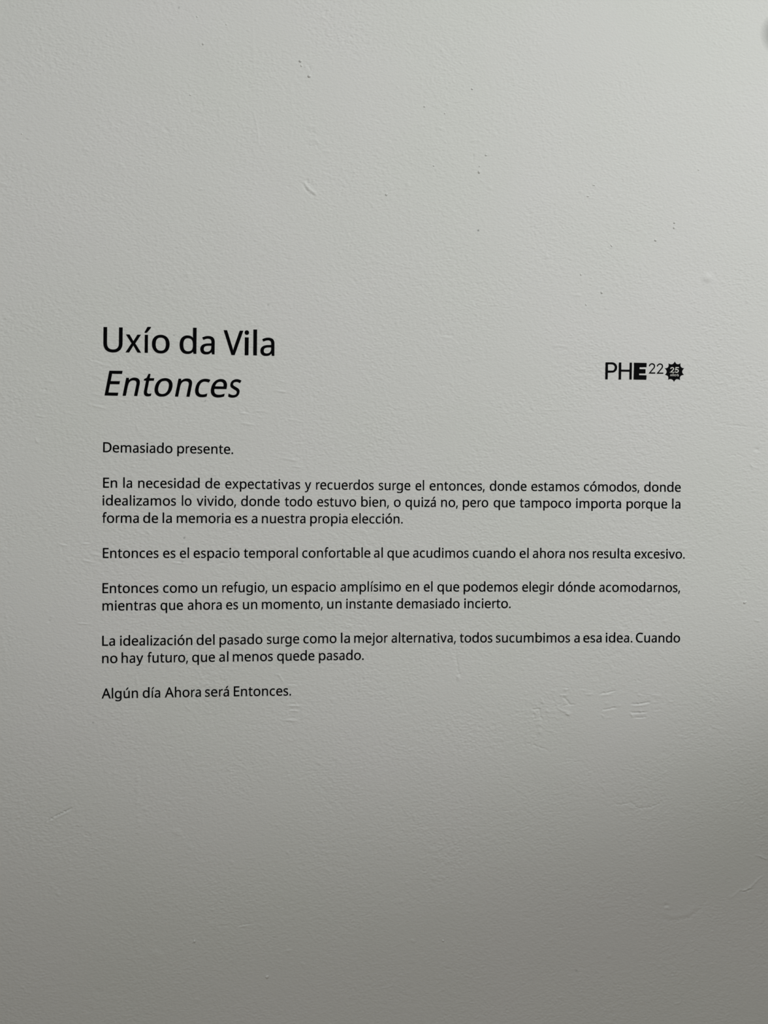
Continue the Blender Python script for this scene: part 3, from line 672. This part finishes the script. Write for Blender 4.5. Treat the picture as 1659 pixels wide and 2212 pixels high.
def letter_mesh(ch, style):
    """one letter at type size 1, ink box fitted; style: body, title, italic"""
    key = (ch, style)
    if key in CACHE:
        return CACHE[key]
    steps = 3 if style == 'body' else 6
    polys = glyph_contours(ch, steps)
    xs = [p[0] for c in polys for p in c]
    s0, s1 = min(xs), max(xs)
    _, t0, t1 = FIT[ch]
    ex = {'body': 7.0, 'title': 7.0, 'italic': 6.0}[style]
    ey = {'body': 4.0, 'title': 3.0, 'italic': 3.0}[style]
    if ch == 'l':
        polys = [[(t0 + ex, 0), (t1 - ex, 0), (t1 - ex, 710 - ey), (t0 + ex, 710 - ey)]]
    else:
        k = (t1 - t0 - 2 * ex) / (s1 - s0)
        polys = [[(t0 + ex + (x - s0) * k, y_map(ch, y)) for x, y in c] for c in polys]
    polys = fatten(polys, ex, ey)
    if style == 'italic':
        sh = math.tan(math.radians(11.3))
        polys = [[(x + y * sh, y) for x, y in c] for c in polys]
    polys = [[(x / 1000, y / 1000) for x, y in c] for c in polys]
    v, f = solid(polys, FRONT, REAR)
    me_ = bpy.data.meshes.new('letter')
    me_.from_pydata(v, [], f)
    me_.materials.append(VINYL)
    xs = [p[0] for c in polys for p in c]
    CACHE[key] = (me_, min(xs), max(xs))
    return CACHE[key]


def empty(name, parent=None, loc=(0, 0, 0)):
    """loc is a world position; parents are never rotated or scaled"""
    o = bpy.data.objects.new(name, None)
    o.empty_display_size = 0.02
    COL.objects.link(o)
    place(o, parent, loc)
    return o


ORIGIN = {}


def place(o, parent, loc):
    ORIGIN[o.name] = Vector(loc)
    o.parent = parent
    o.location = Vector(loc) - (ORIGIN[parent.name] if parent else Vector((0, 0, 0)))


def thing(name, label, category, px, py):
    x, z = on_wall(px, py)
    t = empty(name, None, (x, 0, z))
    t['label'] = label
    t['category'] = category
    return t


PUNCT = {',': 'comma', '.': 'full_stop'}


def put_letter(ch, style, parent, P, ang, sx, sz):
    """P = world (x, z) of the letter's pen origin on the baseline"""
    me_, x0, x1 = letter_mesh(ch, style)
    o = bpy.data.objects.new(PUNCT.get(ch, 'letter'), me_)
    COL.objects.link(o)
    cx = P[0] + (x0 + x1) / 2 * sx
    place(o, parent, (P[0], -wall_out(cx, P[1] + 0.25 * sz), P[1]))
    o.rotation_euler = (0, -ang, 0)
    o.scale = (sx, 1, sz)
    return o


def spread_word(parent, text, x0, x1, base, style, size):
    """a word whose ink runs from photo column x0 to x1 on the measured baseline"""
    bx, by = zip(*base)
    P0 = on_wall(x0, float(np.interp(x0, bx, by)))
    P1 = on_wall(x1, float(np.interp(x1, bx, by)))
    total = sum(FIT[c][0] for c in text) - FIT[text[0]][1] - (FIT[text[-1]][0] - FIT[text[-1]][2])
    L = math.dist(P0, P1)
    sx = L / total * 1000
    ang = math.atan2(P1[1] - P0[1], P1[0] - P0[0])
    w = empty('word', parent, (P0[0], 0, P0[1]))
    pen = -FIT[text[0]][1] / 1000 * sx
    for ch in text:
        put_letter(ch, style, w, (P0[0] + pen * math.cos(ang), P0[1] + pen * math.sin(ang)), ang, sx, size)
        pen += FIT[ch][0] / 1000 * sx
    return sx


def fit_letters(parent, text, spans, base, style, size):
    """letters placed one by one between measured ink columns"""
    bx, by = zip(*base)
    for ch, (a, b) in zip(text, spans):
        A = on_wall(a, float(np.interp((a + b) / 2, bx, by)))
        B = on_wall(b, float(np.interp((a + b) / 2, bx, by)))
        slope = (np.interp(b + 20, bx, by) - np.interp(a - 20, bx, by))
        Q0, Q1 = on_wall(a - 20, float(np.interp(a - 20, bx, by))), on_wall(b + 20, float(np.interp(b + 20, bx, by)))
        ang = math.atan2(Q1[1] - Q0[1], Q1[0] - Q0[0])
        _, x0, x1 = letter_mesh(ch, style)
        sx = (B[0] - A[0]) / (x1 - x0)
        put_letter(ch, style, parent, (A[0] - x0 * sx, A[1]), ang, sx, size)


# type sizes from the measured cap heights
d0 = on_wall(225, 1053.2)
d1 = on_wall(225, 1053.2 - 21.45)
BODY = (d1[1] - d0[1]) / 0.674
h0 = on_wall(400, 763.0)
h1 = on_wall(400, 763.0 - 52.9)
TITLE = (h1[1] - h0[1]) / 0.674

T = 'lettering'
# upright heading
hd = thing('heading_lettering', 'largest upright black lettering, the top line above the italic title', T, 223, 760)
HB = [(180, 758.4), (228, 759.4), (270, 760.3), (315, 761.4), (366, 762.4), (423, 763.6), (462, 764.6), (503, 766.0), (533, 766.8), (590, 768.0), (640, 769.2)]
def zx(v):
    return 200 + v / 3.95
for txt, spans in [('Uxío', [(92, 255), (282, 414), (443, 497), (507, 657)]), ('da', [(743, 886), (919, 1041)]),
                   ('Vila', [(1115, 1283), (1296, 1333), (1371, 1402), (1432, 1551)])]:
    w = empty('word', hd, (on_wall(zx(spans[0][0]), 762)[0], 0, on_wall(zx(spans[0][0]), 762)[1]))
    fit_letters(w, txt, [(zx(a), zx(b)) for a, b in spans], HB, 'title', TITLE)
# italic title
tt = thing('title_lettering', 'large slanted black one-word title directly below the upright heading', T, 226, 853.7)
TB = [(180, 853.2), (240, 853.9), (300, 854.8), (405, 856.3), (470, 857.3), (515, 857.9), (560, 858.6)]
fit_letters(tt, 'Entonces', [(zx(a), zx(b)) for a, b in [(103, 255), (257, 403), (437, 526), (529, 682), (703, 849), (875, 1005), (1009, 1147), (1157, 1270)]], TB, 'italic', TITLE * 1.0)

LINES = [
    ('opening_line_lettering', 'short two-word black line closest under the italic title', [
        ([(222, 976.6), (353, 978.5), (470, 979.9), (503, 980.4)],
         [('Demasiado', 222.8, 372.7), ('presente.', 383.0, 503.8)])]),
    ('paragraph_lettering', 'black three-line paragraph, the tallest block of small text on the wall', [
        ([(222, 1053.2), (430, 1054.4), (600, 1056.2), (770, 1057.9), (930, 1059.0), (1137, 1060.2), (1250, 1061.0), (1470, 1062.2)],
         [('En', 222.8, 253.2), ('la', 266.3, 285.6), ('necesidad', 298.7, 431.4), ('de', 443.5, 475.4), ('expectativas', 486.6, 648.6), ('y', 658.5, 672.4),
          ('recuerdos', 682.8, 807.3), ('surge', 818.2, 886.6), ('el', 897.5, 916.2), ('entonces,', 928.1, 1046.9), ('donde', 1058.0, 1137.6),
          ('estamos', 1147.6, 1251.3), ('cómodos,', 1261.2, 1381.0), ('donde', 1391.5, 1470.5)]),
        ([(220, 1091.4), (420, 1092.2), (560, 1092.9), (680, 1093.7), (960, 1094.9), (1100, 1095.7), (1300, 1097.5), (1470, 1098.5)],
         [('idealizamos', 221.8, 380.3), ('lo', 392.9, 413.9), ('vivido,', 424.8, 510.1), ('donde', 520.8, 604.3), ('todo', 615.2, 674.4), ('estuvo', 685.1, 769.4),
          ('bien,', 780.3, 840.3), ('o', 850.9, 865.6), ('quizá', 875.7, 941.5), ('no,', 952.9, 989.1), ('pero', 999.7, 1054.7), ('que', 1066.3, 1112.6),
          ('tampoco', 1122.6, 1233.5), ('importa', 1244.3, 1341.6), ('porque', 1353.3, 1441.2), ('la', 1451.7, 1469.7)]),
        ([(220, 1129.1), (430, 1129.5), (560, 1129.9), (700, 1130.2), (870, 1130.7)],
         [('forma', 220.8, 300.0), ('de', 309.4, 341.8), ('la', 351.4, 371.4), ('memoria', 381.8, 498.2), ('es', 507.6, 534.7), ('a', 543.5, 556.2),
          ('nuestra', 565.8, 660.0), ('propia', 670.1, 750.9), ('elección.', 759.7, 870.1)])]),
    ('single_line_lettering', 'single full-width black line of text reaching farthest to the right', [
        ([(220, 1205.1), (500, 1204.8), (700, 1204.3), (900, 1204.2), (1100, 1204.9), (1300, 1205.5), (1480, 1206.5)],
         [('Entonces', 222.3, 342.5), ('es', 352.4, 379.2), ('el', 388.6, 408.4), ('espacio', 418.2, 517.7), ('temporal', 526.6, 643.5), ('confortable', 652.9, 800.3),
          ('al', 807.8, 827.1), ('que', 836.7, 884.0), ('acudimos', 892.2, 1012.4), ('cuando', 1021.3, 1113.5), ('el', 1122.3, 1142.0), ('ahora', 1150.9, 1220.2),
          ('nos', 1229.9, 1271.5), ('resulta', 1280.6, 1361.6), ('excesivo.', 1370.5, 1478.9)])]),
    ('paragraph_lettering', 'black two-line paragraph directly below the single full-width line', [
        ([(220, 1281.0), (450, 1279.7), (600, 1278.4), (700, 1277.6), (900, 1277.3), (1180, 1277.8), (1470, 1278.8)],
         [('Entonces', 221.5, 342.3), ('como', 352.4, 426.8), ('un', 437.2, 468.9), ('refugio,', 480.3, 577.7), ('un', 588.6, 620.0), ('espacio', 629.6, 725.8),
          ('amplísimo', 735.7, 866.1), ('en', 876.2, 905.3), ('el', 915.4, 934.4), ('que', 944.8, 992.2), ('podemos', 1001.5, 1118.5), ('elegir', 1127.9, 1196.6),
          ('dónde', 1205.5, 1285.4), ('acomodarnos,', 1294.5, 1468.9)]),
        ([(220, 1318.7), (330, 1317.8), (450, 1316.6), (560, 1315.6), (700, 1314.4), (990, 1313.6), (1103, 1313.2)],
         [('mientras', 221.5, 337.2), ('que', 346.8, 395.4), ('ahora', 405.6, 479.2), ('es', 488.6, 514.4), ('un', 524.8, 555.7), ('momento,', 565.8, 697.2),
          ('un', 706.8, 738.0), ('instante', 747.8, 847.8), ('demasiado', 856.7, 992.9), ('incierto.', 1002.8, 1103.2)])]),
    ('paragraph_lettering', 'black two-line paragraph directly above the short last line', [
        ([(220, 1394.8), (400, 1393.2), (560, 1391.0), (700, 1388.8), (800, 1388.1), (960, 1387.6), (1200, 1387.5), (1400, 1387.4), (1470, 1387.6)],
         [('La', 220.8, 248.6), ('idealización', 259.5, 415.7), ('del', 424.8, 463.8), ('pasado', 474.2, 567.1), ('surge', 576.7, 646.6), ('como', 655.4, 727.1),
          ('la', 736.5, 756.0), ('mejor', 765.1, 837.7), ('alternativa,', 845.8, 984.6), ('todos', 992.9, 1063.6), ('sucumbimos', 1071.3, 1231.3), ('a', 1240.2, 1252.1),
          ('esa', 1259.9, 1299.5), ('idea.', 1308.4, 1366.0), ('Cuando', 1373.5, 1468.9)]),
        ([(220, 1432.3), (340, 1430.8), (460, 1429.2), (580, 1427.6), (670, 1426.2), (790, 1425.1)],
         [('no', 220.8, 253.9), ('hay', 262.8, 309.6), ('futuro,', 318.5, 406.3), ('que', 415.2, 464.6), ('al', 473.4, 493.7), ('menos', 503.0, 589.4),
          ('quede', 598.7, 679.5), ('pasado.', 688.9, 785.8)])]),
    ('closing_line_lettering', 'short last black line at the very bottom of the text', [
        ([(220, 1508.7), (310, 1507.0), (400, 1505.4), (500, 1503.9), (630, 1502.0)],
         [('Algún', 219.7, 298.2), ('día', 308.4, 346.3), ('Ahora', 356.2, 434.2), ('será', 443.0, 494.9), ('Entonces.', 505.1, 628.9)])]),
]
for name, label, rows in LINES:
    t = thing(name, label, T, rows[0][1][0][1], rows[0][0][0][1])
    for base, words_ in rows:
        for wtext, wx0, wx1 in words_:
            s_ = spread_word(t, wtext, wx0 + 0.15, wx1 - 0.15, base, 'body', BODY)

# ------------------------------------------------------------------ the event logo
LOGO = thing('event_logo', 'small black logo with thin letters, one heavy letter and a spiky round badge', 'logo', 1307, 819)


def flat_piece(name, polys_px, mat, parent, front=FRONT, rear=REAR, lift=None):
    """outline given in photo pixels, cut from foil on the wall"""
    W_ = [[on_wall(*p) for p in c] for c in polys_px]
    cx = sum(p[0] for p in W_[0]) / len(W_[0])
    cz = sum(p[1] for p in W_[0]) / len(W_[0])
    loc = [[(x - cx, z - cz) for x, z in c] for c in W_]
    v, f = solid(loc, front, rear)
    o = mesh_object(name, v, f, mat)
    place(o, parent, (cx, -(wall_out(cx, cz) if lift is None else lift), cz))
    return o


def stroke(pts, w, flat_ends=True):
    """outline of a pen stroke of width w through pts"""
    L, R = [], []
    n = len(pts)
    for i, p in enumerate(pts):
        a = Vector(pts[max(0, i - 1)])
        b = Vector(pts[min(n - 1, i + 1)])
        if 0 < i < n - 1:
            d1 = (Vector(p) - a).normalized()
            d2 = (b - Vector(p)).normalized()
            nrm = Vector((-d1.y - d2.y, d1.x + d2.x))
            n1 = Vector((-d1.y, d1.x))
            nrm = nrm.normalized()
            k = 1 / max(0.42, nrm.dot(n1))
        else:
            d = (b - a).normalized()
            nrm, k = Vector((-d.y, d.x)), 1
        L.append((p[0] + nrm.x * w / 2 * k, p[1] + nrm.y * w / 2 * k))
        R.append((p[0] - nrm.x * w / 2 * k, p[1] - nrm.y * w / 2 * k))
    return L + R[::-1]


def arc(cx, cy, rx, ry, a0, a1, n=10):
    return [(cx + rx * math.cos(math.radians(a0 + (a1 - a0) * k / n)), cy + ry * math.sin(math.radians(a0 + (a1 - a0) * k / n))) for k in range(n + 1)]


def A_(pts):          # zoomed logo view -> photo pixels
    return [(1280 + x / 7.541, 740 + y / 7.541) for x, y in pts]


def B_(pts):          # zoomed badge view -> photo pixels
    return [(1420 + x / 23.7, 770 + y / 23.7) for x, y in pts]


flat_piece('letter', [A_([(212, 322), (320, 322)] + arc(320, 406, 80, 83, -80, 80, 12) + [(320, 489), (248, 489), (246, 598), (207, 598)]),
                      A_([(250, 354), (250, 457), (315, 457)] + arc(318, 406, 44, 51, 80, -80, 10) + [(315, 354)])], VINYL, LOGO)
flat_piece('letter', [A_([(429, 325), (467, 325), (466, 441), (603, 443), (605, 327), (640, 327), (636, 601), (599, 601), (601, 474), (465, 472), (463, 600), (425, 600)])], VINYL, LOGO)
heavy = flat_piece('letter', [A_([(675, 329), (880, 333), (877, 400), (765, 400), (764, 433), (862, 435), (860, 502), (758, 502), (757, 532), (878, 534), (874, 605), (668, 601)])], VINYL, LOGO)
heavy['label'] = 'heavy black letter'
for dx, dy in ((0, 0), (130, 3)):
    two = [(926, 384), (931, 365), (944, 352), (960, 346), (976, 346), (992, 352), (1004, 364), (1009, 381), (1006, 398), (996, 416), (980, 434), (930, 490)]
    top = stroke([(x + dx, y + dy) for x, y in two], 17)
    n_ = len(two)
    # left side of the stroke, foot bar, right side
    left, right = top[:n_], top[n_:]
    foot = [(912 + dx, 504 + dy), (1021 + dx, 504 + dy), (1021 + dx, 487 + dy), (946 + dx, 487 + dy)]
    a, b = left[-1], right[0]
    if a[0] > b[0]:
        poly = left[:-1] + foot[::-1] + right[1:]
    else:
        poly = left[:-1] + foot + right[1:]
    flat_piece('digit', [A_(poly)], VINYL, LOGO)

badge_tips = [(890, 260), (1185, 350), (1365, 610), (1350, 940), (1155, 1205), (850, 1300), (550, 1190), (385, 940), (385, 610), (570, 360)]
ctr = (870, 785)
rim_ = []
for i, a in enumerate(badge_tips):
    b = badge_tips[(i + 1) % 10]
    mx_, my_ = (a[0] + b[0]) / 2, (a[1] + b[1]) / 2
    dl = math.hypot(mx_ - ctr[0], my_ - ctr[1])
    vx, vy = mx_ - (mx_ - ctr[0]) / dl * 96, my_ - (my_ - ctr[1]) / dl * 96
    cx_, cy_ = 2 * vx - mx_, 2 * vy - my_
    for k in range(8):
        t_ = k / 8
        rim_.append(((1 - t_) ** 2 * a[0] + 2 * t_ * (1 - t_) * cx_ + t_ * t_ * b[0], (1 - t_) ** 2 * a[1] + 2 * t_ * (1 - t_) * cy_ + t_ * t_ * b[1]))
badge_lift = wall_out(*on_wall(1457, 803))
badge = flat_piece('badge', [B_(rim_)], VINYL, LOGO, lift=badge_lift)
badge['label'] = 'black ten-pointed badge'


def white_piece(name, strokes_, w):
    """strokes of light print on the badge, joined as one sign"""
    vv, ff = [], []
    W0 = None
    for s_ in strokes_:
        poly = [on_wall(*p) for p in B_(stroke(s_, w))]
        if W0 is None:
            W0 = poly[0]
        v, f = solid([[(x - W0[0], z - W0[1]) for x, z in poly]], FRONT - 0.00005, FRONT + 0.00002)
        ff += [tuple(i + len(vv) for i in q_) for q_ in f]
        vv += v
    o = mesh_object(name, vv, ff, WHITE)
    place(o, badge, (W0[0], -badge_lift, W0[1]))
    return o


white_piece('digit', [[(672, 640), (690, 598), (728, 574), (776, 574), (812, 596), (822, 636), (808, 676), (690, 806), (668, 812), (858, 812)]], 52)
white_piece('digit', [[(1092, 572), (945, 572), (926, 690), (950, 684), (1000, 672), (1044, 690), (1064, 736), (1050, 786), (1008, 814), (950, 814), (892, 780)]], 52)
white_piece('letter', [[(650, 1014), (692, 912), (734, 1014)], [(664, 982), (720, 982)]], 20)
white_piece('letter', [[(764, 1014), (764, 914), (838, 1010), (838, 908)], [(776, 892), (792, 882), (808, 892), (824, 882)]], 20)
white_piece('letter', [arc(916, 962, 44, 44, 0, 360, 16)[:-1] + [(960, 962)]], 20)
white_piece('letter', [[(1076, 928), (1046, 914), (1010, 918), (1004, 944), (1040, 962), (1078, 976), (1076, 1002), (1040, 1012), (1000, 996)]], 20)
